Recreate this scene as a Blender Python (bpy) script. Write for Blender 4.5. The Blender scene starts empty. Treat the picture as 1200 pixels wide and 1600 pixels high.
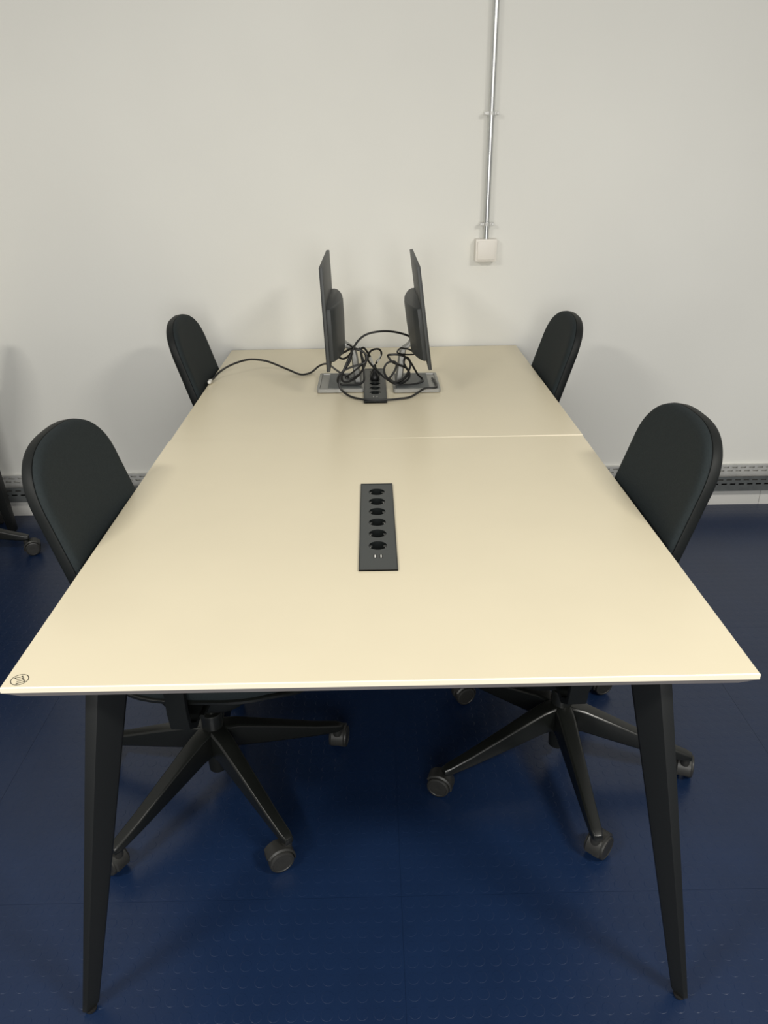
import bpy, bmesh, math
from mathutils import Vector, Matrix
PI = math.pi
scene = bpy.context.scene
COL = scene.collection

# ------------------------------------------------------------------ camera
cam_d = bpy.data.cameras.new('camera')
cam = bpy.data.objects.new('camera', cam_d)
COL.objects.link(cam)
cam_d.sensor_fit = 'HORIZONTAL'
cam_d.sensor_width = 36.0
cam_d.lens = 1193.65 / 1200 * 36.0
cam_d.clip_start = 0.02
_r = Vector((0.999804, -0.017354, -0.009524))
_u = Vector((0.016051, 0.429109, 0.903110))
_f = Vector((0.011586, 0.903086, -0.429303))
cam.matrix_world = Matrix(((_r.x, _u.x, -_f.x, -0.0068),
                           (_r.y, _u.y, -_f.y, -0.9463),
                           (_r.z, _u.z, -_f.z, 1.4753),
                           (0, 0, 0, 1)))
scene.camera = cam

# ------------------------------------------------------------------ world, lights, exposure
world = bpy.data.worlds.new('room_light')
scene.world = world
world.use_nodes = True
bg = world.node_tree.nodes['Background']
bg.inputs[0].default_value = (1.0, 0.985, 0.95, 1)
bg.inputs[1].default_value = 0.36


def area(name, loc, target, size, size_y, power, color):
    d = bpy.data.lights.new(name, 'AREA')
    d.shape = 'RECTANGLE'
    d.size = size
    d.size_y = size_y
    d.energy = power
    d.color = color
    o = bpy.data.objects.new(name, d)
    COL.objects.link(o)
    o.location = loc
    o.rotation_euler = (Vector(target) - Vector(loc)).to_track_quat('-Z', 'Y').to_euler()
    return o


LAMP = (1.0, 0.965, 0.89)
area('ceiling_lamp_a', (-1.6, -1.0, 2.6), (-1.5, -0.7, 0), 0.6, 0.30, 44, LAMP)
area('ceiling_lamp_b', (1.6, -1.0, 2.6), (1.5, -0.7, 0), 0.6, 0.30, 52, LAMP)
area('rear_fill_light', (0.0, -2.7, 1.5), (0.0, 2.2, 1.05), 1.8, 1.2, 60, (1.0, 0.985, 0.95))  # assumed fill source, added behind the camera to light wall and desk

vs = scene.view_settings
vs.view_transform = 'Standard'
vs.look = 'None'
vs.exposure = 0.0
vs.gamma = 1.0
vs.use_curve_mapping = False


# ------------------------------------------------------------------ materials
def mat(name, col, rough=0.5, metal=0.0, spec=0.5, noise=0.0, nscale=40.0, bump=0.0, bscale=200.0, bdist=0.001, coat=0.0):
    m = bpy.data.materials.new(name)
    m.use_nodes = True
    nt = m.node_tree
    b = nt.nodes['Principled BSDF']
    b.inputs['Base Color'].default_value = (*col, 1)
    b.inputs['Roughness'].default_value = rough
    b.inputs['Metallic'].default_value = metal
    b.inputs['Specular IOR Level'].default_value = spec
    if coat:
        b.inputs['Coat Weight'].default_value = coat
        b.inputs['Coat Roughness'].default_value = 0.15
    tc = nt.nodes.new('ShaderNodeTexCoord')
    if noise:
        n = nt.nodes.new('ShaderNodeTexNoise')
        n.inputs['Scale'].default_value = nscale
        n.inputs['Detail'].default_value = 5
        nt.links.new(tc.outputs['Object'], n.inputs['Vector'])
        r = nt.nodes.new('ShaderNodeMapRange')
        r.inputs['From Min'].default_value = 0.3
        r.inputs['From Max'].default_value = 0.7
        r.inputs['To Min'].default_value = 1 - noise
        r.inputs['To Max'].default_value = 1 + noise
        nt.links.new(n.outputs['Fac'], r.inputs['Value'])
        mx = nt.nodes.new('ShaderNodeMix')
        mx.data_type = 'RGBA'
        mx.blend_type = 'MULTIPLY'
        mx.inputs['Factor'].default_value = 1
        mx.inputs['A'].default_value = (*col, 1)
        nt.links.new(r.outputs['Result'], mx.inputs['B'])
        nt.links.new(mx.outputs['Result'], b.inputs['Base Color'])
    if bump:
        n2 = nt.nodes.new('ShaderNodeTexNoise')
        n2.inputs['Scale'].default_value = bscale
        n2.inputs['Detail'].default_value = 3
        nt.links.new(tc.outputs['Object'], n2.inputs['Vector'])
        bp = nt.nodes.new('ShaderNodeBump')
        bp.inputs['Strength'].default_value = bump
        bp.inputs['Distance'].default_value = bdist
        nt.links.new(n2.outputs['Fac'], bp.inputs['Height'])
        nt.links.new(bp.outputs['Normal'], b.inputs['Normal'])
    return m


M = {
    'wall': mat('wall_paint', (0.79, 0.785, 0.735), 0.75, noise=0.025, nscale=1.4, bump=0.25, bscale=90),
    'floor': mat('blue_rubber', (0.0065, 0.0185, 0.056), 0.32, noise=0.06, nscale=9, bump=0.12, bscale=300, spec=0.5),
    'skirt': mat('skirting_tile', (0.72, 0.71, 0.67), 0.35, noise=0.02, nscale=5),
    'top': mat('cream_laminate', (0.74, 0.665, 0.49), 0.33, noise=0.012, nscale=6, bump=0.05, bscale=500, spec=0.45),
    'edge': mat('cream_edge_band', (0.83, 0.76, 0.60), 0.4),
    'under': mat('grey_board_underside', (0.34, 0.31, 0.29), 0.6, noise=0.05),
    'leg': mat('black_powder_coat', (0.0075, 0.0085, 0.0085), 0.5, spec=0.35, bump=0.12, bscale=900, bdist=0.0005),
    'foot': mat('black_foot_plastic', (0.008, 0.008, 0.008), 0.5),
    'fabric': mat('black_upholstery', (0.0155, 0.0215, 0.0235), 0.85, noise=0.12, nscale=220, bump=0.5, bscale=800, bdist=0.0008, spec=0.3),
    'plastic': mat('black_plastic', (0.0065, 0.008, 0.0078), 0.58, spec=0.3, bump=0.08, bscale=700, bdist=0.0005),
    'gloss': mat('black_gloss_plastic', (0.008, 0.009, 0.008), 0.28),
    'wheel': mat('caster_rubber', (0.022, 0.022, 0.02), 0.45),
    'module': mat('anthracite_module', (0.045, 0.050, 0.050), 0.42, spec=0.5, bump=0.1, bscale=900, bdist=0.0003),
    'socket': mat('socket_black', (0.010, 0.012, 0.012), 0.35),
    'metal': mat('galvanised_steel', (0.62, 0.63, 0.61), 0.28, metal=1.0, noise=0.06, nscale=60),
    'tray_shaded': mat('shaded_galvanised_tray', (0.13, 0.14, 0.14), 0.55, metal=0.4, noise=0.15, nscale=25),  # same steel as the rest of the tray, shade put into the colour
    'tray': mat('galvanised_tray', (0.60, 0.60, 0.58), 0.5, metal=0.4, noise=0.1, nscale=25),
    'silver': mat('silver_paint', (0.31, 0.31, 0.295), 0.45, metal=0.5),
    'base': mat('grey_stand_insert', (0.10, 0.11, 0.11), 0.5),
    'monitor': mat('charcoal_monitor_plastic', (0.038, 0.042, 0.043), 0.5, bump=0.1, bscale=900, bdist=0.0004),
    'bezel': mat('black_bezel', (0.014, 0.015, 0.016), 0.4),
    'screen': mat('dark_screen', (0.006, 0.006, 0.007), 0.12),
    'cord': mat('black_cord', (0.012, 0.012, 0.012), 0.45),
    'white': mat('white_plastic', (0.80, 0.79, 0.75), 0.4),
    'box': mat('ivory_box_plastic', (0.80, 0.765, 0.70), 0.45),
    'ink': mat('black_ink', (0.015, 0.014, 0.010), 0.6),
    'contact': mat('contact_metal', (0.7, 0.7, 0.68), 0.3, metal=1.0),
}


# ------------------------------------------------------------------ mesh helpers
class MB:
    def __init__(self):
        self.v = []
        self.f = []

    def add(self, vs_, fs):
        o = len(self.v)
        self.v += [tuple(p) for p in vs_]
        self.f += [tuple(i + o for i in f) for f in fs]
        return self

    def box(self, x0, x1, y0, y1, z0, z1):
        return self.add([(x0, y0, z0), (x1, y0, z0), (x1, y1, z0), (x0, y1, z0), (x0, y0, z1), (x1, y0, z1), (x1, y1, z1), (x0, y1, z1)],
                        [(0, 3, 2, 1), (4, 5, 6, 7), (0, 1, 5, 4), (1, 2, 6, 5), (2, 3, 7, 6), (3, 0, 4, 7)])

    def loft(self, rings, cap0=True, cap1=True):
        n = len(rings[0])
        vs_ = [p for r in rings for p in r]
        fs = []
        for k in range(len(rings) - 1):
            for i in range(n):
                j = (i + 1) % n
                fs.append((k * n + i, k * n + j, (k + 1) * n + j, (k + 1) * n + i))
        if cap0:
            fs.append(tuple(range(n - 1, -1, -1)))
        if cap1:
            fs.append(tuple((len(rings) - 1) * n + i for i in range(n)))
        return self.add(vs_, fs)

    def lathe(self, prof, c=(0, 0, 0), axis='z', n=24, cap0=True, cap1=True):
        rings = []
        for r, h in prof:
            ring = []
            for i in range(n):
                a = 2 * PI * i / n
                p = (r * math.cos(a), r * math.sin(a), h)
                if axis == 'y':
                    p = (p[1], p[2], p[0])
                elif axis == 'x':
                    p = (p[2], p[0], p[1])
                ring.append((p[0] + c[0], p[1] + c[1], p[2] + c[2]))
            rings.append(ring)
        return self.loft(rings, cap0, cap1)

    def tube(self, pts, r, n=10, sub=6, caps=True):
        P = catmull(pts, sub) if sub > 1 else [Vector(p) for p in pts]
        rings = []
        nrm = None
        for i, p in enumerate(P):
            t = (P[min(i + 1, len(P) - 1)] - P[max(i - 1, 0)])
            if t.length < 1e-9:
                t = Vector((0, 0, 1))
            t.normalize()
            if nrm is None:
                nrm = t.orthogonal().normalized()
            else:
                nrm = (nrm - t * nrm.dot(t))
                if nrm.length < 1e-6:
                    nrm = t.orthogonal()
                nrm.normalize()
            b = t.cross(nrm)
            rr = r(i / (len(P) - 1)) if callable(r) else r
            rings.append([p + (nrm * math.cos(2 * PI * k / n) + b * math.sin(2 * PI * k / n)) * rr for k in range(n)])
        return self.loft(rings, caps, caps)

    def build(self, name, m, parent=None, bevel=0.0, seg=2, smooth=35, loc=None):
        me = bpy.data.meshes.new(name)
        bm = bmesh.new()
        bv = [bm.verts.new(p) for p in self.v]
        for f in self.f:
            try:
                bm.faces.new([bv[i] for i in f])
            except ValueError:
                pass
        bmesh.ops.recalc_face_normals(bm, faces=bm.faces)
        if bevel:
            es = [e for e in bm.edges if len(e.link_faces) == 2 and e.calc_face_angle(0) > 0.5]
            bmesh.ops.bevel(bm, geom=es, offset=bevel, segments=seg, profile=0.6, affect='EDGES', clamp_overlap=True)
        if smooth:
            for f in bm.faces:
                f.smooth = True
            for e in bm.edges:
                if len(e.link_faces) == 2 and e.calc_face_angle(0) > math.radians(smooth):
                    e.smooth = False
        bm.to_mesh(me)
        bm.free()
        me.materials.append(M[m])
        o = bpy.data.objects.new(name, me)
        COL.objects.link(o)
        if parent:
            o.parent = parent
        if loc:
            o.location = loc
        return o


def catmull(pts, sub):
    P = [Vector(p) for p in pts]
    P = [P[0] * 2 - P[1]] + P + [P[-1] * 2 - P[-2]]
    out = []
    for i in range(1, len(P) - 2):
        a, b, c, d = P[i - 1:i + 3]
        for k in range(sub):
            t = k / sub
            out.append(0.5 * ((2 * b) + (c - a) * t + (2 * a - 5 * b + 4 * c - d) * t * t + (3 * b - a - 3 * c + d) * t ** 3))
    out.append(P[-2])
    return out


def empty(name, loc=(0, 0, 0), rz=0.0):
    o = bpy.data.objects.new(name, None)
    COL.objects.link(o)
    o.location = loc
    o.rotation_euler = (0, 0, rz)
    o.empty_display_size = 0.1
    return o


def tag(o, label, cat=None, group=None):
    o['label'] = label
    if cat:
        o['category'] = cat
    if group:
        o['group'] = group
    return o


def copy_tree(o, parent=None):
    c = o.copy()
    COL.objects.link(c)
    c.parent = parent
    for ch in list(o.children):
        copy_tree(ch, c)
    return c


# ------------------------------------------------------------------ the room
YW = 2.1905          # face of the back wall
wall = MB().box(-4.2, 4.2, YW, YW + 0.15, 0, 3.4).build('wall_back', 'wall', smooth=0)
wall['kind'] = 'structure'
tag(wall, 'off-white painted wall behind the desk')

floor = MB().box(-4.2, 4.2, -4.3, YW, -0.06, -0.0008).build('floor', 'floor', smooth=0)
floor['kind'] = 'structure'
tag(floor, 'dark blue rubber floor of square studded tiles')
TS = 1.0             # tile side
SEAM_X, SEAM_Y = 0.037, 0.20


def tile_mesh(w, d):
    m = MB().box(0.0003, w - 0.0003, 0.0003, d - 0.0003, -0.004, 0.0)
    return m


def stud_mesh(w, d):
    m = MB()
    n = 14
    sp = 1.0 / 30
    for i in range(int(round(w / sp))):
        for j in range(int(d / sp + 1e-6)):
            cx, cy = (i + 0.5) * sp, (j + 0.5) * sp
            if cy + 0.013 > d:
                continue
            r0 = [(cx + 0.0128 * math.cos(2 * PI * k / n), cy + 0.0128 * math.sin(2 * PI * k / n), -0.0002) for k in range(n)]
            r1 = [(cx + 0.0116 * math.cos(2 * PI * k / n), cy + 0.0116 * math.sin(2 * PI * k / n), 0.00020) for k in range(n)]
            m.loft([r0, r1], cap0=False)
    return m


tile_src = {}
stud_src = {}
for iy in range(-4, 2):
    y0 = SEAM_Y + iy * TS
    d = TS
    if y0 + d > YW:
        d = YW - y0
    for ix in range(-4, 4):
        x0 = SEAM_X + ix * TS
        key = round(d, 4)
        if key not in tile_src:
            o = tile_mesh(TS, d).build('floor_tile', 'floor', floor, smooth=0)
            tile_src[key] = o
        else:
            o = tile_src[key].copy()
            COL.objects.link(o)
            o.parent = floor
        o.location = (x0, y0, 0)
        if -2 <= ix <= 1 and -2 <= iy <= 1:
            if key not in stud_src:
                s = stud_mesh(TS, d).build('studs', 'floor', o, smooth=0)
                s['kind'] = 'stuff'
                stud_src[key] = s
            else:
                s = stud_src[key].copy()
                COL.objects.link(s)
                s.parent = o
# last strip of floor up to the wall is covered by row iy=1 (Y 1.20 .. wall)

# skirting tiles
skirt = MB().box(-4.2, 4.2, YW - 0.004, YW - 0.0005, 0.0, 0.083).build('baseboard_back', 'skirt', smooth=0)
skirt['kind'] = 'structure'
tag(skirt, 'pale tiled skirting along the foot of the back wall')
sk0 = None
for i in range(-9, 4):
    xa = 1.7356 + 0.6 * i
    if xa > 3.6 or xa < -4.2:
        continue
    if sk0 is None:
        sk0 = MB().box(0.001, 0.599, YW - 0.011, YW - 0.004, 0.0, 0.085).build('tile', 'skirt', skirt, bevel=0.0012)
        o = sk0
    else:
        o = sk0.copy()
        COL.objects.link(o)
        o.parent = skirt
    o.location = (xa, 0, 0)


# perforated cable tray on the wall
def slotted(m, x0, x1, zs, y0, y1, pitch, slot, rows):
    # plate in the XZ plane from zs[0] to zs[-1]; rows = list of (z_low, z_high, offset)
    cuts = [zs[0]] + [z for r in rows for z in (r[0], r[1])] + [zs[1]]
    for k in range(0, len(cuts), 2):
        m.box(x0, x1, y0, y1, cuts[k], cuts[k + 1])
    for zl, zh, off in rows:
        x = x0 - off
        while x < x1:
            a, b = max(x, x0), min(x + pitch - slot, x1)
            if b > a:
                m.box(a, b, y0, y1, zl, zh)
            x += pitch


tray = empty('cable_tray', (0, YW, 0.09))
tag(tray, 'galvanised perforated cable tray low on the back wall above the skirting', 'cable tray')
tm = MB()
tm.box(-4.0, 4.0, -0.0145, -0.0003, 0.1035, 0.105)  # lip added to shut out light, so the slots look dark
slotted(tm, -4.0, 4.0, (0.0, 0.105), -0.016, -0.0145, 0.038, 0.024, [(0.074, 0.081, 0.0), (0.090, 0.097, 0.019)])
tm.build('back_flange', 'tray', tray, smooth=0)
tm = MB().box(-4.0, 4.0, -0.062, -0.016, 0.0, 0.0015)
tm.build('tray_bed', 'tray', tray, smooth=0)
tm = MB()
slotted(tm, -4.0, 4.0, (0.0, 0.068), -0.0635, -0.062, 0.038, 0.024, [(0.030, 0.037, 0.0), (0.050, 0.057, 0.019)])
tm.build('front_flange', 'tray_shaded', tray, smooth=0)
tm = MB()
for k, (yy, zz, rr) in enumerate(((-0.0300, 0.0150, 0.0125), (-0.0490, 0.0135, 0.0110), (-0.0290, 0.0400, 0.0115), (-0.0480, 0.0370, 0.0105))):
    tm.tube([(-4.0, yy, zz), (-2, yy, zz + 0.003), (0, yy, zz), (2, yy, zz + 0.004), (4.0, yy, zz)], rr, 8, 6)
cab = tm.build('filler_cables', 'cord', tray)  # black runs added to darken the shaded inside of the tray

# steel conduit with clips, and the junction box at its foot
PX, PY = 0.4375, YW - 0.030
cond = empty('conduit', (PX, YW, 1.155))
tag(cond, 'thin galvanised steel conduit running up the wall from the junction box', 'conduit')
MB().lathe([(0.0095, 0.0), (0.0105, 0.0), (0.0105, 2.05)], (0, PY - YW, -0.012), n=20).build('pipe', 'metal', cond)
for zz in (1.2118, 1.5878, 2.35):
    z = zz - 1.155
    c = MB().lathe([(0.0107, -0.006), (0.0128, -0.006), (0.0128, 0.006), (0.0107, 0.006)], (0, PY - YW, z), n=20)
    c.box(-0.028, -0.011, -0.036, -0.024, z - 0.005, z + 0.005)
    c.box(0.011, 0.028, -0.036, -0.024, z - 0.005, z + 0.005)
    c.box(-0.006, 0.006, -0.022, -0.0005, z - 0.006, z + 0.006)
    cl = c.build('clip', 'tray', cond, smooth=30)
    for s in (-1, 1):
        MB().lathe([(0.0045, -0.042), (0.0052, -0.040), (0.0052, -0.022), (0.0030, -0.020)], (s * 0.0215, 0, z), 'y', 10).build('screw', 'tray', cl)
jb = empty('junction_box', (PX + 0.001, YW, 1.117))
tag(jb, 'small square ivory junction box at the foot of the wall conduit', 'junction box')
MB().box(-0.041, 0.041, -0.046, -0.0003, -0.041, 0.041).build('box_body', 'box', jb, bevel=0.003)
MB().box(-0.034, 0.034, -0.051, -0.0455, -0.034, 0.034).build('cover', 'box', jb, bevel=0.002)

# ------------------------------------------------------------------ the bench desk
W2, L, H = 0.5817, 2.1705, 0.74


def table_top(m_name, y0, y1, hole, z=H, dzr=0.0, parent=None):
    """slab with a rectangular cut-out for the socket module; chamfered underside"""
    hx0, hx1, hy0, hy1 = hole
    xs = [-W2, hx0, hx1, W2]
    ys = [y0, hy0, hy1, y1]

    def Z(x, dz):
        return z + dz + dzr * (x + W2) / (2 * W2)
    m = MB()
    vs_ = [(x, y, Z(x, 0)) for y in ys for x in xs]
    fs = []
    for j in range(3):
        for i in range(3):
            if i == 1 and j == 1:
                continue
            a = j * 4 + i
            fs.append((a, a + 1, a + 5, a + 4))
    o = len(vs_)
    # hole walls down to the underside
    hv = [(hx0, hy0), (hx1, hy0), (hx1, hy1), (hx0, hy1)]
    vs_ += [(x, y, Z(x, -0.032)) for x, y in hv]
    top = [5, 6, 10, 9]
    for k in range(4):
        fs.append((top[k], o + k, o + (k + 1) % 4, top[(k + 1) % 4]))
    top_o = m.add(vs_, fs).build('table_top', 'top', parent, smooth=0)
    # edge band
    c = 0.0015
    e = MB()
    r = [[(-W2, y0, Z(-W2, 0)), (W2, y0, Z(W2, 0)), (W2, y1, Z(W2, 0)), (-W2, y1, Z(-W2, 0))],
         [(-W2 - c, y0 - c, Z(-W2, -c)), (W2 + c, y0 - c, Z(W2, -c)), (W2 + c, y1 + c * .3, Z(W2, -c)), (-W2 - c, y1 + c * .3, Z(-W2, -c))],
         [(-W2 - c, y0 - c, Z(-W2, -0.010)), (W2 + c, y0 - c, Z(W2, -0.010)), (W2 + c, y1 + c * .3, Z(W2, -0.010)), (-W2 - c, y1 + c * .3, Z(-W2, -0.010))]]
    e.loft(r, False, False)
    e.build('edge_band', 'edge', top_o, smooth=0)
    u = MB()
    ci = 0.0185
    r = [[(-W2 - c, y0 - c, Z(-W2, -0.010)), (W2 + c, y0 - c, Z(W2, -0.010)), (W2 + c, y1 + c * .3, Z(W2, -0.010)), (-W2 - c, y1 + c * .3, Z(-W2, -0.010))],
         [(-W2 + ci, y0 + ci, Z(-W2, -0.032)), (W2 - ci, y0 + ci, Z(W2, -0.032)), (W2 - ci, y1 - ci, Z(W2, -0.032)), (-W2 + ci, y1 - ci, Z(-W2, -0.032))]]
    u.loft(r, False, False)
    # underside with the cut-out
    xs2 = [-W2 + ci, hx0, hx1, W2 - ci]
    ys2 = [y0 + ci, hy0, hy1, y1 - ci]
    vs_ = [(x, y, Z(x, -0.032)) for y in ys2 for x in xs2]
    fs = []
    for j in range(3):
        for i in range(3):
            if i == 1 and j == 1:
                continue
            a = j * 4 + i
            fs.append((a, a + 4, a + 5, a + 1))
    u.add(vs_, fs)
    u.build('underside', 'under', top_o, smooth=0)
    return top_o


desk = empty('bench_desk', (0, 0, 0))
tag(desk, 'long cream bench desk with splayed black legs in the middle of the room', 'desk')
top1 = table_top('a', 0.0, L / 2 - 0.0018, (-0.036, 0.032, 0.340, 0.749), parent=desk)
top2 = table_top('b', L / 2 + 0.0012, L, (-0.034, 0.033, 1.415, 1.815), z=H - 0.0030, dzr=0.0048, parent=desk)
tag(top1, 'nearer cream table top')
tag(top2, 'farther cream table top')


def leg(parent, foot, top, sx, sy, s0=0.055, s1=0.0245):
    """tapered five-sided leg; chamfer on the outer corner"""
    sec = [(-.5, .5), (-.5, -.5), (-.14, -.5), (.5, .30), (.5, .5)]
    rings = []
    for t, s in ((0.0, s1 * 0.86), (0.006, s1), (0.04, s1 * 1.04), (1.0, s0)):
        zz = 0.006 + (top[2] - 0.006) * t
        k = zz / top[2]
        cx = foot[0] + (top[0] - foot[0]) * k
        cy = foot[1] + (top[1] - foot[1]) * k
        rings.append([(cx + p[0] * s * -sx, cy + p[1] * s * -sy, zz) for p in sec])
    o = MB().loft(rings).build('leg', 'leg', parent, bevel=0.0012, smooth=25)
    k = 0.006 / top[2]
    fx, fy = foot[0] + (top[0] - foot[0]) * k, foot[1] + (top[1] - foot[1]) * k
    MB().lathe([(0.0080, 0.0), (0.0105, 0.0015), (0.0110, 0.0062)], (fx, fy, 0), n=20).build('foot_pad', 'foot', o)
    return o


for sx in (-1, 1):
    leg(desk, (sx * 0.5635, -0.029, 0), (-0.443 if sx < 0 else 0.436, 0.062, H - 0.0335), sx, -1)
    leg(desk, (sx * 0.5635, L / 2, 0), (sx * 0.437, L / 2, H - 0.0335), sx, -1)
    leg(desk, (sx * 0.5635, L - 0.080, 0), (sx * 0.437, L - 0.125, H - 0.0335), sx, 1)
for x in (-0.40, 0.40):
    MB().box(x - 0.018, x + 0.018, 0.07, L - 0.12, H - 0.068, H - 0.0335).build('side_rail', 'leg', desk, bevel=0.002)
for y in (0.11, L / 2, L - 0.15):
    MB().box(-0.382, 0.382, y - 0.018, y + 0.018, H - 0.066, H - 0.0335).build('cross_rail', 'leg', desk, bevel=0.002)

# printed mark on the near corner of the top
mk = MB()
CX, CY, RR = -0.5600, 0.0180, 0.0136
n = 48
ring = lambda r: [(CX + r * math.cos(2 * PI * i / n), CY + r * math.sin(2 * PI * i / n), H + 0.0003) for i in range(n)]
a, b = ring(RR), ring(RR - 0.0012)
mk.add(a + b, [(i, (i + 1) % n, n + (i + 1) % n, n + i) for i in range(n)])


def stroke(m, pts, w):
    P = catmull([(p[0], p[1], H + 0.0003) for p in pts], 6)
    vs_ = []
    for i, p in enumerate(P):
        t = (P[min(i + 1, len(P) - 1)] - P[max(i - 1, 0)]).normalized()
        q = Vector((-t.y, t.x, 0)) * w / 2
        vs_ += [p + q, p - q]
    m.add(vs_, [(2 * i, 2 * i + 1, 2 * i + 3, 2 * i + 2) for i in range(len(P) - 1)])


def dot(m, x, y, r):
    m.add([(x + r * math.cos(2 * PI * i / 14), y + r * math.sin(2 * PI * i / 14), H + 0.00035) for i in range(14)], [tuple(range(14))])


for i in range(4):
    t = i / 3
    A = Vector((-0.5681 + 0.0076 * t, 0.0216 - 0.0136 * t))
    B = Vector((-0.5591 + 0.0078 * t, 0.0261 - 0.0121 * t))
    d = (B - A).normalized()
    nn = Vector((-d.y, d.x))
    stroke(mk, [A, A + (B - A) * .3 + nn * 0.0004, A + (B - A) * .7 - nn * 0.0006, B], 0.0011)
    dot(mk, B.x, B.y, 0.0015)
    if i in (0, 3):
        dot(mk, A.x, A.y, 0.0015)
mark = mk.build('printed_mark', 'ink', top1, smooth=0)
tag(mark, 'small round black printed mark with four wavy strokes')


# ------------------------------------------------------------------ socket modules
def socket_module(label, cx, hw, y0, y1, sock, usb, z, skip=()):
    root = empty('socket_module', (cx, (y0 + y1) / 2, z))
    tag(root, label, 'socket strip', 'socket modules set in the desk')
    yc = (y0 + y1) / 2
    R_ = 0.0185
    T = 0.0025
    n = 32
    p = MB()
    half = 0.0225
    segs = []

    def rect(xa, xb, ya, yb):
        p.add([(xa, ya, T), (xb, ya, T), (xb, yb, T), (xa, yb, T)], [(0, 1, 2, 3)])
    ys = sorted(s - yc for s in sock)
    ya_, yb_ = y0 - yc, y1 - yc
    cur = ya_
    for s in ys:
        rect(-hw, hw, cur, s - half)
        rect(-hw, -half, s - half, s + half)
        rect(half, hw, s - half, s + half)
        # square plate with a round hole
        o_ = []
        i_ = []
        for k in range(n):
            a = 2 * PI * (k + .5) / n
            c_, s_ = math.cos(a), math.sin(a)
            f = half / max(abs(c_), abs(s_))
            o_.append((c_ * f, s + s_ * f, T))
            i_.append((c_ * R_, s + s_ * R_, T))
        p.add(o_ + i_, [(k, (k + 1) % n, n + (k + 1) % n, n + k) for k in range(n)])
        for (sx_, sy_) in ((1, 1), (-1, 1), (-1, -1), (1, -1)):
            idx = [k for k in range(n) if math.copysign(1, o_[k][0]) == sx_ and math.copysign(1, o_[k][1] - s) == sy_]
            near = sorted(idx, key=lambda k: -(abs(o_[k][0]) + abs(o_[k][1] - s)))[:2]
            p.add([o_[near[0]], (sx_ * half, s + sy_ * half, T), o_[near[1]]], [(0, 1, 2)])
        cur = s + half
    rect(-hw, hw, cur, yb_)
    # skirt of the plate
    rim = 0.0
    q = [(-hw, ya_), (hw, ya_), (hw, yb_), (-hw, yb_)]
    o_ = [(x, y, T) for x, y in q] + [(x, y, 0.0002) for x, y in q]
    p.add(o_, [(k, (k + 1) % 4, 4 + (k + 1) % 4, 4 + k) for k in range(4)])
    p.build('cover_plate', 'module', root, smooth=0)
    fr = MB()
    g = 0.0016
    h = 0.0036
    for (xa, xb, y_a, y_b) in ((-hw, hw, ya_, ya_ + g), (-hw, hw, yb_ - g, yb_), (-hw, -hw + g, ya_ + g, yb_ - g), (hw - g, hw, ya_ + g, yb_ - g)):
        fr.box(xa, xb, y_a, y_b, 0.0002, h)
    fr.build('frame', 'socket', root, smooth=0)
    body = MB().box(-hw + 0.006, hw - 0.006, ya_ + 0.010, yb_ - 0.010, -0.045, -0.019)
    body.build('housing', 'socket', root)
    for s in sock:
        s -= yc
        cup = MB()
        pr = [(R_, T), (R_, -0.016), (0.0, -0.016)]
        rings = []
        for r_, z_ in pr[:2]:
            ring = []
            for k in range(n):
                a = 2 * PI * k / n
                x, y = r_ * math.cos(a), r_ * math.sin(a)
                ring.append((x, s + y, z_))
            rings.append(ring)
        cup.loft(rings, False, True)
        for sx_ in (-1, 1):     # side keys of the socket
            cup.box(sx_ * 0.0145 - 0.003, sx_ * 0.0145 + 0.003, s - 0.003, s + 0.003, -0.016, 0.001)
        so = cup.build('socket', 'socket', root, smooth=40)
        for sx_ in (-1, 1):
            MB().box(sx_ * 0.0150 - 0.0006, sx_ * 0.0150 + 0.0006, s - 0.0085, s - 0.0060, -0.006, 0.0022).build('earth_clip', 'contact', so, smooth=0)
    for dx in (-0.006, 0.006):
        u = MB().box(dx - 0.0036, dx + 0.0036, usb - yc - 0.007, usb - yc + 0.007, T - 0.0002, T + 0.0002).build('usb_port', 'socket', root, smooth=0)
        MB().box(dx - 0.0010, dx + 0.0010, usb - yc - 0.0050, usb - yc + 0.0050, T + 0.0002, T + 0.0008).build('usb_tongue', 'white', u, smooth=0)
    return root


socket_module('dark socket strip with six empty sockets in the near table top', -0.0023, 0.0382, 0.335, 0.7545,
              [0.7069, 0.6526, 0.5985, 0.5443, 0.4903, 0.4362], 0.3901, H)
socket_module('dark socket strip between the two monitor stands, with plugs in it', -0.0003, 0.0378, 1.4095, 1.8205,
              [1.7790, 1.7266, 1.6742, 1.6218, 1.5694, 1.5170], 1.4700, H + 0.0018)


# ------------------------------------------------------------------ monitors
def rounded_rect(x0, x1, y0, y1, r, z, n=5):
    out = []
    for cx, cy, a0 in ((x1 - r, y1 - r, 0), (x0 + r, y1 - r, 90), (x0 + r, y0 + r, 180), (x1 - r, y0 + r, 270)):
        for k in range(n + 1):
            a = math.radians(a0 + 90 * k / n)
            out.append((cx + r * math.cos(a), cy + r * math.sin(a), z))
    return out


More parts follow.
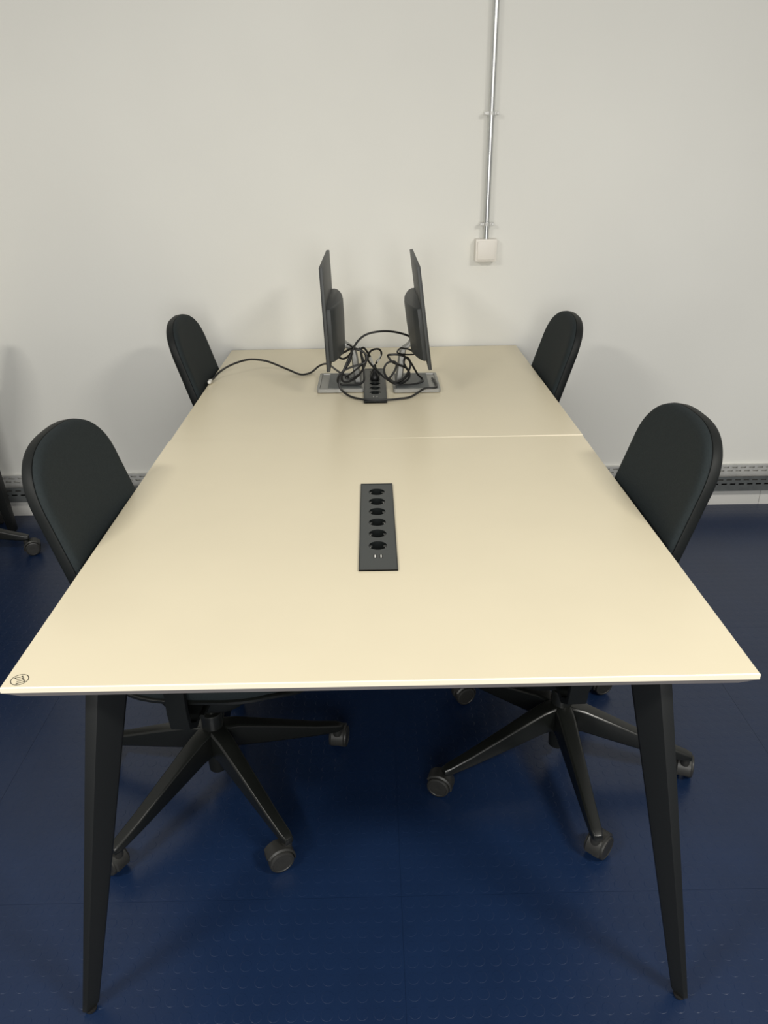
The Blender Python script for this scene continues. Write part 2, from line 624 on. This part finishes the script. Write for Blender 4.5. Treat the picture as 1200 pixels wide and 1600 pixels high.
def monitor(label, loc, rz, px, tilt, py):
    """local frame: screen faces -x, stand column on +x side"""
    root = empty('monitor', loc, rz)
    tag(root, label, 'monitor', 'monitors standing back to back')
    # stand base: silver frame, dark insert
    X0, X1, Y0, Y1 = -0.079, 0.079, -0.102, 0.102
    f = MB()
    rs = [rounded_rect(X0, X1, Y0, Y1, 0.008, 0.0004), rounded_rect(X0, X1, Y0, Y1, 0.008, 0.011),
          rounded_rect(X0 + 0.0015, X1 - 0.0015, Y0 + 0.0015, Y1 - 0.0015, 0.007, 0.0125),
          rounded_rect(X0 + 0.009, X1 - 0.009, Y0 + 0.011, Y1 - 0.011, 0.004, 0.0125),
          rounded_rect(X0 + 0.010, X1 - 0.010, Y0 + 0.012, Y1 - 0.012, 0.004, 0.0090)]
    f.loft(rs)
    b = f.build('stand_base', 'silver', root, smooth=30)
    MB().loft([rounded_rect(-0.042, 0.068, -0.090, 0.090, 0.004, 0.0088), rounded_rect(-0.042, 0.068, -0.090, 0.090, 0.004, 0.0132)]).build('base_insert', 'base', b, smooth=30)
    # column: flat leaning post
    c = MB()
    rings = []
    for z, cx, wx, wy in ((0.0128, 0.058, 0.024, 0.052), (0.05, 0.053, 0.023, 0.048), (0.10, 0.047, 0.022, 0.045), (0.122, 0.043, 0.020, 0.042)):
        rings.append([(cx + p[0] * wx, p[1] * wy, z) for p in ((-.5, -.32), (-.3, -.5), (.3, -.5), (.5, -.32), (.5, .32), (.3, .5), (-.3, .5), (-.5, .32))])
    c.loft(rings)
    c.build('stand_column', 'silver', root, smooth=50)
    # neck arm from column top to the housing
    a = MB()
    nx = px + 0.042
    a.loft([[(0.052, -0.020, 0.114), (0.052, 0.020, 0.114), (0.046, 0.020, 0.128), (0.046, -0.020, 0.128)],
            [(0.030, -0.022, 0.124), (0.030, 0.022, 0.124), (0.028, 0.022, 0.140), (0.028, -0.022, 0.140)],
            [(nx - 0.02, -0.024, 0.150), (nx - 0.02, 0.024, 0.150), (nx - 0.02, 0.024, 0.172), (nx - 0.02, -0.024, 0.172)]])
    a.build('stand_neck', 'silver', root, bevel=0.003, smooth=40)
    # head: panel and rear housing share one tilted frame
    ct, st = math.cos(tilt), math.sin(tilt)
    zc = 0.262

    def tf(pts):
        out = []
        for (x, y, z) in pts:
            dz = z - zc
            out.append((px + x * ct + dz * st, y + py, zc - x * st * 1.0 + dz * ct))
        return out

    def T(m):
        m.v = tf(m.v)
        return m
    HW, HH = 0.2225, 0.157
    pan = T(MB().box(0.0, 0.0085, -HW, HW, zc - HH, zc + HH)).build('panel', 'monitor', root, bevel=0.002)
    T(MB().box(-0.0025, 0.0003, -HW, HW, zc - HH, zc + HH)).build('bezel', 'bezel', pan, bevel=0.001)
    T(MB().box(-0.0029, -0.0023, -HW + 0.012, HW - 0.012, zc - HH + 0.016, zc + HH - 0.012)).build('screen', 'screen', pan, smooth=0)
    hb = MB()
    rings = []
    NY = 18
    prof = [(0.038, 0.0, 0.55), (0.043, 0.35, 0.82), (0.052, 0.85, 0.95), (0.14, 1.0, 1.0), (0.205, 1.0, 1.0), (0.214, 0.92, 0.985), (0.217, 0.80, 0.96)]
    z_base = zc - HH - 0.040
    for hz, kd, kw in prof:
        ring = []
        for i in range(NY + 1):
            y = -1 + 2 * i / NY
            d = (0.018 + 0.028 * (1 - y * y)) * (0.55 + 0.45 * kd)
            if i in (0, NY):
                d *= 0.72
            ring.append((0.0075 + d, y * 0.193 * kw, z_base + hz + 0.012))
        ring = [(0.0065, 0.193 * -kw, z_base + hz + 0.012)] + ring + [(0.0065, 0.193 * kw, z_base + hz + 0.012)]
        rings.append(ring)
    hb.loft(rings)
    T(hb).build('rear_housing', 'monitor', root, smooth=40)
    # narrow lip under the housing with the ports
    T(MB().box(0.0075, 0.026, -0.11, 0.11, zc - HH + 0.030, zc - HH + 0.052)).build('port_strip', 'bezel', root, bevel=0.003)
    return root


monitor('left of the two monitors, screen turned to the left chairs', (-0.116, 1.635, H + 0.001), 0.0, -0.0380, -0.036, -0.0125)
monitor('right of the two monitors, screen turned to the right chairs', (0.139, 1.62, H + 0.0022), PI, -0.0170, 0.127, -0.0025)

# ------------------------------------------------------------------ cords
CP = {
    'front': [(0.133, 1.66, 0.883), (0.119, 1.64, 0.901), (0.092, 1.62, 0.916), (0.053, 1.6, 0.928), (0.011, 1.58, 0.932), (-0.027, 1.57, 0.925), (-0.053, 1.56, 0.908), (-0.072, 1.56, 0.879), (-0.086, 1.56, 0.849), (-0.104, 1.545, 0.813), (-0.116, 1.522, 0.789), (-0.1175, 1.512, 0.768), (-0.103, 1.503, 0.750), (-0.077, 1.470, 0.7445), (-0.039, 1.431, 0.7475), (0.001, 1.419, 0.7485), (0.04, 1.424, 0.7475), (0.077, 1.439, 0.7455), (0.111, 1.455, 0.7455), (0.139, 1.494, 0.7475), (0.164, 1.512, 0.757), (0.198, 1.518, 0.758), (0.206, 1.54, 0.758), (0.205, 1.6, 0.7565), (0.198, 1.64, 0.7565)],
    'long': [(-0.088, 1.58, 0.779), (-0.115, 1.6, 0.789), (-0.137, 1.66, 0.787), (-0.157, 1.72, 0.785), (-0.178, 1.76, 0.781), (-0.204, 1.79, 0.764), (-0.227, 1.789, 0.7455), (-0.248, 1.759, 0.7445), (-0.272, 1.76, 0.7445), (-0.306, 1.79, 0.750), (-0.337, 1.78, 0.767), (-0.384, 1.8, 0.781), (-0.421, 1.8, 0.789), (-0.458, 1.8, 0.79), (-0.495, 1.77, 0.787), (-0.529, 1.75, 0.776), (-0.556, 1.74, 0.760), (-0.571, 1.71, 0.7475), (-0.577, 1.69, 0.7455)],
    'left': [(-0.004, 1.690, 0.785), (-0.006, 1.692, 0.792), (-0.010, 1.69, 0.805), (-0.016, 1.68, 0.825), (-0.025, 1.67, 0.843), (-0.033, 1.66, 0.857), (-0.04, 1.65, 0.863), (-0.046, 1.64, 0.86), (-0.046, 1.63, 0.847), (-0.042, 1.60, 0.832), (-0.040, 1.58, 0.814), (-0.037, 1.57, 0.79), (-0.039, 1.57, 0.768), (-0.057, 1.57, 0.758), (-0.085, 1.57, 0.757), (-0.113, 1.57, 0.758), (-0.125, 1.56, 0.77), (-0.121, 1.55, 0.792), (-0.106, 1.55, 0.809), (-0.08, 1.55, 0.822), (-0.054, 1.55, 0.83), (-0.033, 1.55, 0.838), (-0.029, 1.56, 0.853), (-0.035, 1.56, 0.868), (-0.053, 1.56, 0.877), (-0.077, 1.57, 0.879), (-0.097, 1.6, 0.863), (-0.113, 1.62, 0.85), (-0.122, 1.62, 0.841), (-0.107, 1.6, 0.838), (-0.089, 1.58, 0.851), (-0.076, 1.57, 0.866), (-0.084, 1.555, 0.838), (-0.102, 1.555, 0.812), (-0.111, 1.56, 0.789), (-0.108, 1.565, 0.771), (-0.088, 1.57, 0.768), (-0.064, 1.57, 0.781), (-0.044, 1.56, 0.806), (-0.031, 1.555, 0.833), (-0.026, 1.555, 0.858), (-0.039, 1.56, 0.872), (-0.051, 1.57, 0.880)],
    'leftdata': [(-0.112, 1.64, 0.868), (-0.095, 1.62, 0.88), (-0.084, 1.6, 0.885), (-0.075, 1.58, 0.883), (-0.062, 1.565, 0.881), (-0.047, 1.56, 0.876), (-0.041, 1.56, 0.855), (-0.037, 1.56, 0.835), (-0.059, 1.558, 0.815), (-0.081, 1.558, 0.798), (-0.099, 1.565, 0.784), (-0.090, 1.565, 0.777), (-0.073, 1.565, 0.782), (-0.056, 1.56, 0.794)],
    'right': [(0.005, 1.735, 0.785), (0.0085, 1.738, 0.792), (0.017, 1.74, 0.802), (0.024, 1.74, 0.817), (0.023, 1.74, 0.828), (0.016, 1.73, 0.838), (0.002, 1.72, 0.841), (-0.012, 1.71, 0.838), (-0.021, 1.7, 0.827), (-0.023, 1.69, 0.811), (-0.014, 1.675, 0.800), (-0.001, 1.66, 0.789), (0.014, 1.645, 0.778), (0.031, 1.62, 0.768), (0.048, 1.58, 0.766), (0.064, 1.56, 0.762), (0.09, 1.56, 0.758), (0.116, 1.56, 0.757), (0.15, 1.58, 0.757), (0.165, 1.61, 0.757), (0.162, 1.635, 0.758), (0.147, 1.62, 0.776), (0.133, 1.6, 0.803), (0.117, 1.58, 0.833), (0.099, 1.56, 0.853), (0.077, 1.55, 0.862), (0.056, 1.552, 0.862), (0.044, 1.56, 0.858), (0.048, 1.56, 0.848), (0.06, 1.56, 0.834), (0.083, 1.575, 0.82), (0.110, 1.60, 0.801), (0.111, 1.59, 0.784), (0.095, 1.57, 0.772), (0.069, 1.56, 0.767), (0.045, 1.56, 0.778), (0.032, 1.56, 0.798), (0.033, 1.56, 0.82), (0.045, 1.56, 0.834), (0.064, 1.555, 0.838), (0.072, 1.55, 0.830), (0.067, 1.548, 0.812), (0.057, 1.546, 0.796), (0.049, 1.547, 0.784), (0.054, 1.548, 0.774), (0.072, 1.552, 0.770), (0.094, 1.56, 0.777), (0.110, 1.575, 0.793), (0.119, 1.59, 0.812), (0.117, 1.598, 0.832), (0.104, 1.595, 0.842), (0.098, 1.585, 0.826), (0.107, 1.59, 0.806), (0.117, 1.595, 0.788), (0.114, 1.585, 0.772), (0.098, 1.565, 0.765), (0.082, 1.552, 0.763)],
    'rightdata': [(0.152, 1.64, 0.848), (0.136, 1.62, 0.846), (0.109, 1.59, 0.852), (0.082, 1.565, 0.861), (0.075, 1.560, 0.870), (0.086, 1.565, 0.880), (0.098, 1.58, 0.875), (0.113, 1.59, 0.870), (0.125, 1.61, 0.860), (0.134, 1.63, 0.848), (0.146, 1.64, 0.838), (0.154, 1.65, 0.844), (0.153, 1.66, 0.855)],
}
CR = 0.0036


def cord(key, label, r=CR, name='power_cord'):
    o = MB().tube(CP[key], r, 8, 6).build('cord_body', 'cord')
    root = empty(name, CP[key][0])
    o.parent = root
    o.location = -Vector(CP[key][0])
    tag(root, label, 'cord', 'cords round the monitors')
    return root, o


def plug(parent_obj, root_loc, p, r, up):
    # moulded plug standing in a socket: base disc, tapering body, strain relief
    m = MB()
    x, y, z = p
    m.lathe([(r * .92, 0.0), (r, 0.002), (r, 0.010), (r * .85, 0.016), (r * .55, 0.024), (0.0050, 0.030), (0.0042, up)], (x - root_loc[0], y - root_loc[1], z - root_loc[2]), n=20)
    return m.build('plug', 'cord', parent_obj)


r1, _ = cord('left', 'black plugged-in cord coiled round the stand of the left monitor')
plug(r1, CP['left'][0], (-0.0004, 1.6742, H + 0.0052), 0.0165, 0.040)
s = MB().tube([Vector(p) - Vector(CP['left'][0]) for p in CP['left'][1:4]], 0.0040, 8, 4).build('sleeve', 'white', r1)
tag(s, 'white sleeve near the plug')
r2, _ = cord('right', 'black plugged-in cord coiled round the stand of the right monitor')
plug(r2, CP['right'][0], (0.0006, 1.7266, H + 0.0052), 0.0165, 0.040)
s = MB().tube([Vector(p) - Vector(CP['right'][0]) for p in CP['right'][1:4]], 0.0036, 8, 4).build('sleeve', 'white', r2)
tag(s, 'pale sleeve near the plug')
cord('front', 'black cord arching between the monitors and sagging in front of both stands')
r3, _ = cord('long', 'long black cord snaking left from the monitors to the table edge')
e = Vector(CP['long'][-1]) - Vector(CP['long'][0])
s = MB().box(e.x - 0.006, e.x + 0.004, e.y - 0.028, e.y + 0.004, e.z - 0.0045, e.z + 0.0045).build('connector', 'white', r3, bevel=0.0015)
tag(s, 'small white connector')
d1, _ = cord('leftdata', 'thin black signal cable looped behind the left monitor', 0.0028, 'signal_cable')
d2, _ = cord('rightdata', 'thin black signal cable looped behind the right monitor', 0.0028, 'signal_cable')


# ------------------------------------------------------------------ office chairs
BW, BR_, BZT, BN, BK, BCV = 0.184, 0.132, 0.956, 2.6, 0.296, 0.010
BZ0 = 0.515


def back_outline():
    pts = []
    n = 40
    for i in range(n + 1):
        a = PI * i / n
        c, s_ = math.cos(a), math.sin(a)
        pts.append((BW * math.copysign(abs(c) ** (2 / BN), c), BZT - BR_ + BR_ * abs(s_) ** (2 / BN)))
    wb = BW + 0.008
    for i in range(1, 5):                       # left side going down
        t = i / 5
        pts.append((-(BW + (wb - BW) * t), BZT - BR_ + (BZ0 + 0.06 - BZT + BR_) * t))
    for i in range(13):
        a = PI + PI * i / 12
        c, s_ = math.cos(a), math.sin(a)
        pts.append((wb * math.copysign(abs(c) ** (2 / 4), c), BZ0 + 0.06 - 0.06 * abs(s_) ** (2 / 4)))
    for i in range(1, 5):
        t = i / 5
        pts.append((wb + (BW - wb) * t, BZ0 + 0.06 + (BZT - BR_ - BZ0 - 0.06) * t))
    return pts


def inset(pts, d):
    out = []
    n = len(pts)
    for i in range(n):
        a, b = Vector(pts[i - 1]), Vector(pts[(i + 1) % n])
        t = (b - a)
        t.normalize()
        out.append((pts[i][0] - t.y * d, pts[i][1] + t.x * d))
    return out


def bmap(y, z, d):
    return (-(0.178 + BK * (z - 0.75) - BCV * (y / BW) ** 2 + d), y, z - d * BK * 0.6)


def back_part(prof, inner_d):
    o = back_outline()
    zc = 0.74
    rings = [[bmap(y, z, d) for y, z in inset(o, i)] for i, d in prof]
    last = inset(o, prof[-1][0])
    for k in (0.82, 0.6, 0.38, 0.16):
        rings.append([bmap(y * k, zc + (z - zc) * k, inner_d) for y, z in last])
    return MB().loft(rings, False, True)


def seat_ring(kx, dz_, z):
    out = []
    n = 48
    for i in range(n):
        a = 2 * PI * i / n
        c, s_ = math.cos(a), math.sin(a)
        e_ = 2 / 3.0
        x = 0.062 + 0.232 * kx * math.copysign(abs(c) ** e_, c)
        y = 0.236 * kx * math.copysign(abs(s_) ** e_, s_)
        zz = z - dz_ * max(0.0, (x - 0.20)) ** 2 * 6
        out.append((x, y, zz))
    return out


def caster_mesh():
    m = MB()
    # stem, hood, twin wheels: wheel axis along local y, trailing offset in -x
    m.lathe([(0.0055, 0.040), (0.0055, 0.075)], (0.0, 0, 0), n=12)
    for s_ in (-1, 1):
        w = [(0.010, 0.004), (0.0235, 0.004), (0.0285, 0.0065), (0.0290, 0.018), (0.0275, 0.0225), (0.0235, 0.0238), (0.0222, 0.0226), (0.010, 0.0232), (0.004, 0.0225)]
        m.lathe([(r, s_ * h) for r, h in w], (-0.020, 0, 0.0292), 'y', 28)
    m.lathe([(0.008, -0.0215), (0.008, 0.0215)], (-0.020, 0, 0.0292), 'y', 12)
    # hood: arc shell over the wheels
    rings = []
    for k in range(11):
        a = math.radians(-10 + 160 * k / 10)
        ring = []
        for rr, yy in ((0.0305, -0.019), (0.0345, -0.016), (0.0345, 0.016), (0.0305, 0.019)):
            ring.append((-0.020 + rr * math.cos(a), yy, 0.0292 + rr * math.sin(a)))
        rings.append(ring)
    m.loft(rings)
    m.lathe([(0.011, 0.050), (0.012, 0.056), (0.011, 0.072)], (0.0, 0, 0), n=16)
    return m


def arm_mesh():
    rings = []
    for x, zt, zb, w in ((0.022, 0.190, 0.118, 0.050), (0.06, 0.183, 0.116, 0.046), (0.16, 0.146, 0.094, 0.038), (0.26, 0.108, 0.074, 0.032), (0.318, 0.090, 0.066, 0.029), (0.333, 0.084, 0.067, 0.022)):
        h = w / 2
        rings.append([(x, -h, zb + 0.006), (x, -h * .75, zb), (x, h * .75, zb), (x, h, zb + 0.006), (x, h * .92, zt - 0.004), (x, h * .70, zt), (x, -h * .70, zt), (x, -h * .92, zt - 0.004)])
    return MB().loft(rings)


def make_chair():
    root = empty('office_chair')
    # backrest
    back = back_part([(0.0035, 0.0030), (0.0015, 0.0005), (0.0030, -0.0040), (0.0075, -0.0085), (0.014, -0.0110), (0.024, -0.0120), (0.040, -0.0120)], -0.0115).build('backrest', 'fabric', root, smooth=50)
    back_part([(0.0045, 0.0020), (0.0010, 0.0032), (0.0, 0.0060), (0.0, 0.0195), (0.0022, 0.0240), (0.008, 0.0280), (0.030, 0.0330)], 0.036).build('back_shell', 'plastic', back, smooth=28)
    # seat
    cs = [seat_ring(k, dz_, z) for k, dz_, z in ((0.985, 1, 0.440), (1.0, 1, 0.447), (1.0, 1, 0.462), (0.985, 1, 0.474), (0.94, 1, 0.483), (0.85, 1, 0.486), (0.6, 1, 0.483), (0.3, 1, 0.481))]
    seat = MB().loft(cs).build('seat', 'fabric', root, smooth=60)
    ps = [seat_ring(k, dz_, z) for k, dz_, z in ((0.99, 1, 0.4395), (1.005, 1, 0.437), (1.005, 1, 0.431), (0.97, 1, 0.425), (0.80, 1, 0.414), (0.5, 0.5, 0.406), (0.25, 0, 0.404))]
    MB().loft(ps).build('seat_pan', 'gloss', seat, smooth=40)
    # mechanism under the seat
    mech = MB().loft([rounded_rect(-0.085, 0.135, -0.100, 0.100, 0.02, 0.418), rounded_rect(-0.085, 0.145, -0.135, 0.135, 0.05, 0.372),
                      rounded_rect(-0.075, 0.142, -0.138, 0.138, 0.06, 0.335), rounded_rect(-0.060, 0.125, -0.118, 0.118, 0.06, 0.310),
                      rounded_rect(-0.045, 0.090, -0.070, 0.070, 0.05, 0.298)]).build('mechanism', 'plastic', root, smooth=45)
    MB().tube([(0.06, -0.13, 0.366), (0.06, -0.17, 0.368), (0.06, -0.205, 0.372)], 0.006, 10, 3).build('lever', 'gloss', mech)
    # back support: bar running back under the seat and up behind the shell
    bs = MB()
    path = [(-0.06, 0.392), (-0.11, 0.389), (-0.145, 0.397), (-0.164, 0.428), (-0.170, 0.48), (-0.182, 0.54), (-0.196, 0.59), (-0.203, 0.615)]
    rings = []
    for i, (x, z) in enumerate(path):
        a, b = path[max(i - 1, 0)], path[min(i + 1, len(path) - 1)]
        t = Vector((b[0] - a[0], b[1] - a[1])).normalized()
        nx, nz = -t.y, t.x
        hw = 0.036 + 0.010 * min(i, 3) / 3
        rings.append([(x + nx * 0.009, -hw, z + nz * 0.009), (x - nx * 0.009, -hw, z - nz * 0.009), (x - nx * 0.009, hw, z - nz * 0.009), (x + nx * 0.009, hw, z + nz * 0.009)])
    bs.loft(rings).build('back_support', 'plastic', root, bevel=0.003, smooth=50)
    # armrests: flat uprights outside the seat, tied in under it
    for s_ in (-1, 1):
        am = MB()
        prof = [(-0.075, 0.382), (-0.160, 0.372), (-0.222, 0.366), (-0.252, 0.388), (-0.260, 0.43), (-0.262, 0.52), (-0.262, 0.640)]
        rings = []
        for i, (y, z) in enumerate(prof):
            a, b = prof[max(i - 1, 0)], prof[min(i + 1, len(prof) - 1)]
            t = Vector((b[0] - a[0], b[1] - a[1])).normalized()
            ny, nz = -t.y, t.x
            h = 0.021 + (0.003 if i < 3 else 0)
            rings.append([(0.030 - h, s_ * -(y + ny * 0.008), z + nz * 0.008), (0.030 + h, s_ * -(y + ny * 0.008), z + nz * 0.008), (0.030 + h, s_ * -(y - ny * 0.008), z - nz * 0.008), (0.030 - h, s_ * -(y - ny * 0.008), z - nz * 0.008)])
        ar = am.loft(rings).build('armrest', 'plastic', root, bevel=0.003, smooth=50)
        pd = MB().loft([[(x, s_ * 0.262 + (y - 0.0), z) for x, y, z in rounded_rect(-0.095 + q, 0.145 - q, -0.040 + q, 0.040 - q, 0.03, zz)] for q, zz in ((0.006, 0.638), (0.0, 0.644), (0.0, 0.658), (0.006, 0.664))])
        pd.build('arm_pad', 'plastic', ar, smooth=50)
    # gas lift
    MB().lathe([(0.0145, 0.055), (0.0150, 0.060), (0.0265, 0.115), (0.0270, 0.120), (0.0270, 0.225), (0.0250, 0.230), (0.0140, 0.231), (0.0140, 0.330)], n=24).build('gas_lift', 'gloss', root, smooth=40)
    MB().lathe([(0.020, 0.050), (0.022, 0.052), (0.0235, 0.090), (0.0235, 0.116)], n=24).build('lift_sleeve', 'plastic', root, smooth=40)
    base = MB().lathe([(0.0275, 0.112), (0.038, 0.114), (0.040, 0.125), (0.037, 0.182), (0.034, 0.187), (0.0275, 0.189)], n=30).build('star_base', 'plastic', root, smooth=40)
    a0 = c0 = None
    for k in range(5):
        if a0 is None:
            a0 = arm_mesh().build('base_arm', 'gloss', base, bevel=0.0015, smooth=30)
            c0 = caster_mesh().build('caster', 'wheel', base, smooth=40)
            a, c = a0, c0
        else:
            a, c = a0.copy(), c0.copy()
            for q in (a, c):
                COL.objects.link(q)
                q.parent = base
        th = 2 * PI * k / 5
        a.rotation_euler = (0, 0, th)
        c.location = (0.320 * math.cos(th), 0.320 * math.sin(th), 0)
        c.rotation_euler = (0, 0, th)
    return root


proto = make_chair()
CH = [  # x, y, heading, star angle (world deg), caster swivels (world deg of trailing direction, per arm), label
    (-0.437, 0.566, -0.05, -51.5, (205, 80, 110, 250, 150), 'black office chair nearest the camera on the left side of the desk', True),
    (0.446, 0.622, PI + 0.03, -87.0, (45, 70, 20, 200, 160), 'black office chair nearest the camera on the right side of the desk', True),
    (-0.442, 1.752, 0.0, -20.0, (40, 80, 110, 250, 150), 'black office chair on the left side of the desk nearer the wall', True),
    (0.442, 1.722, PI, -60.0, (40, 80, 110, 250, 150), 'black office chair on the right side of the desk nearer the wall', True),
    (-1.733, 1.772, PI, 7.0, (20, 80, 110, 250, 150), 'partly seen black office chair at the left edge of the picture', False),
]
for i, (x, y, rz, sa, sw, lab, grp) in enumerate(CH):
    o = proto if i == 0 else copy_tree(proto)
    o.location = (x, y, 0.0006)
    o.rotation_euler = (0, 0, rz)
    tag(o, lab, 'chair', 'black office chairs')
    b = [c for c in o.children if c.name.startswith('star_base')][0]
    b.rotation_euler = (0, 0, math.radians(sa) - rz)
    for c in o.children:        # each chair leans a little off its own pedestal
        if c.name.split('.')[0] in ('star_base', 'gas_lift', 'lift_sleeve'):
            c.location = {0: (0.020, -0.018, 0), 1: (-0.017, 0.014, 0)}.get(i, (0, 0, 0))
    k = 0
    for c in b.children:
        if c.name.startswith('caster'):
            c.rotation_euler = (0, 0, math.radians(sw[k % 5] + 180 - sa))
            k += 1

# ------------------------------------------------------------------ neighbouring desk, only one leg in view
nd = empty('side_desk', (-2.2, 1.5, 0))
tag(nd, 'neighbouring desk at the left edge, only a thin black leg by the skirting in view', 'desk')


def off(o, d):
    o.location = Vector(o.location) - Vector(d)


for (fx, fy, sx, sy) in ((-1.566, 2.02, 1, 1), (-1.566, 0.90, 1, -1), (-2.95, 2.02, -1, 1), (-2.95, 0.90, -1, -1)):
    g = leg(nd, (fx, fy, 0), (fx - sx * 0.03, fy - sy * 0.06, H - 0.0335), sx, sy, 0.055, 0.030)
    off(g, nd.location)
g = MB().box(-2.98, -1.60, 0.86, 2.06, H - 0.0305, H).build('table_top', 'top', nd, bevel=0.004)
off(g, nd.location)

for o in bpy.data.objects:
    if o.type == 'MESH' and o.parent is None and 'label' not in o:
        print('UNLABELLED', o.name)
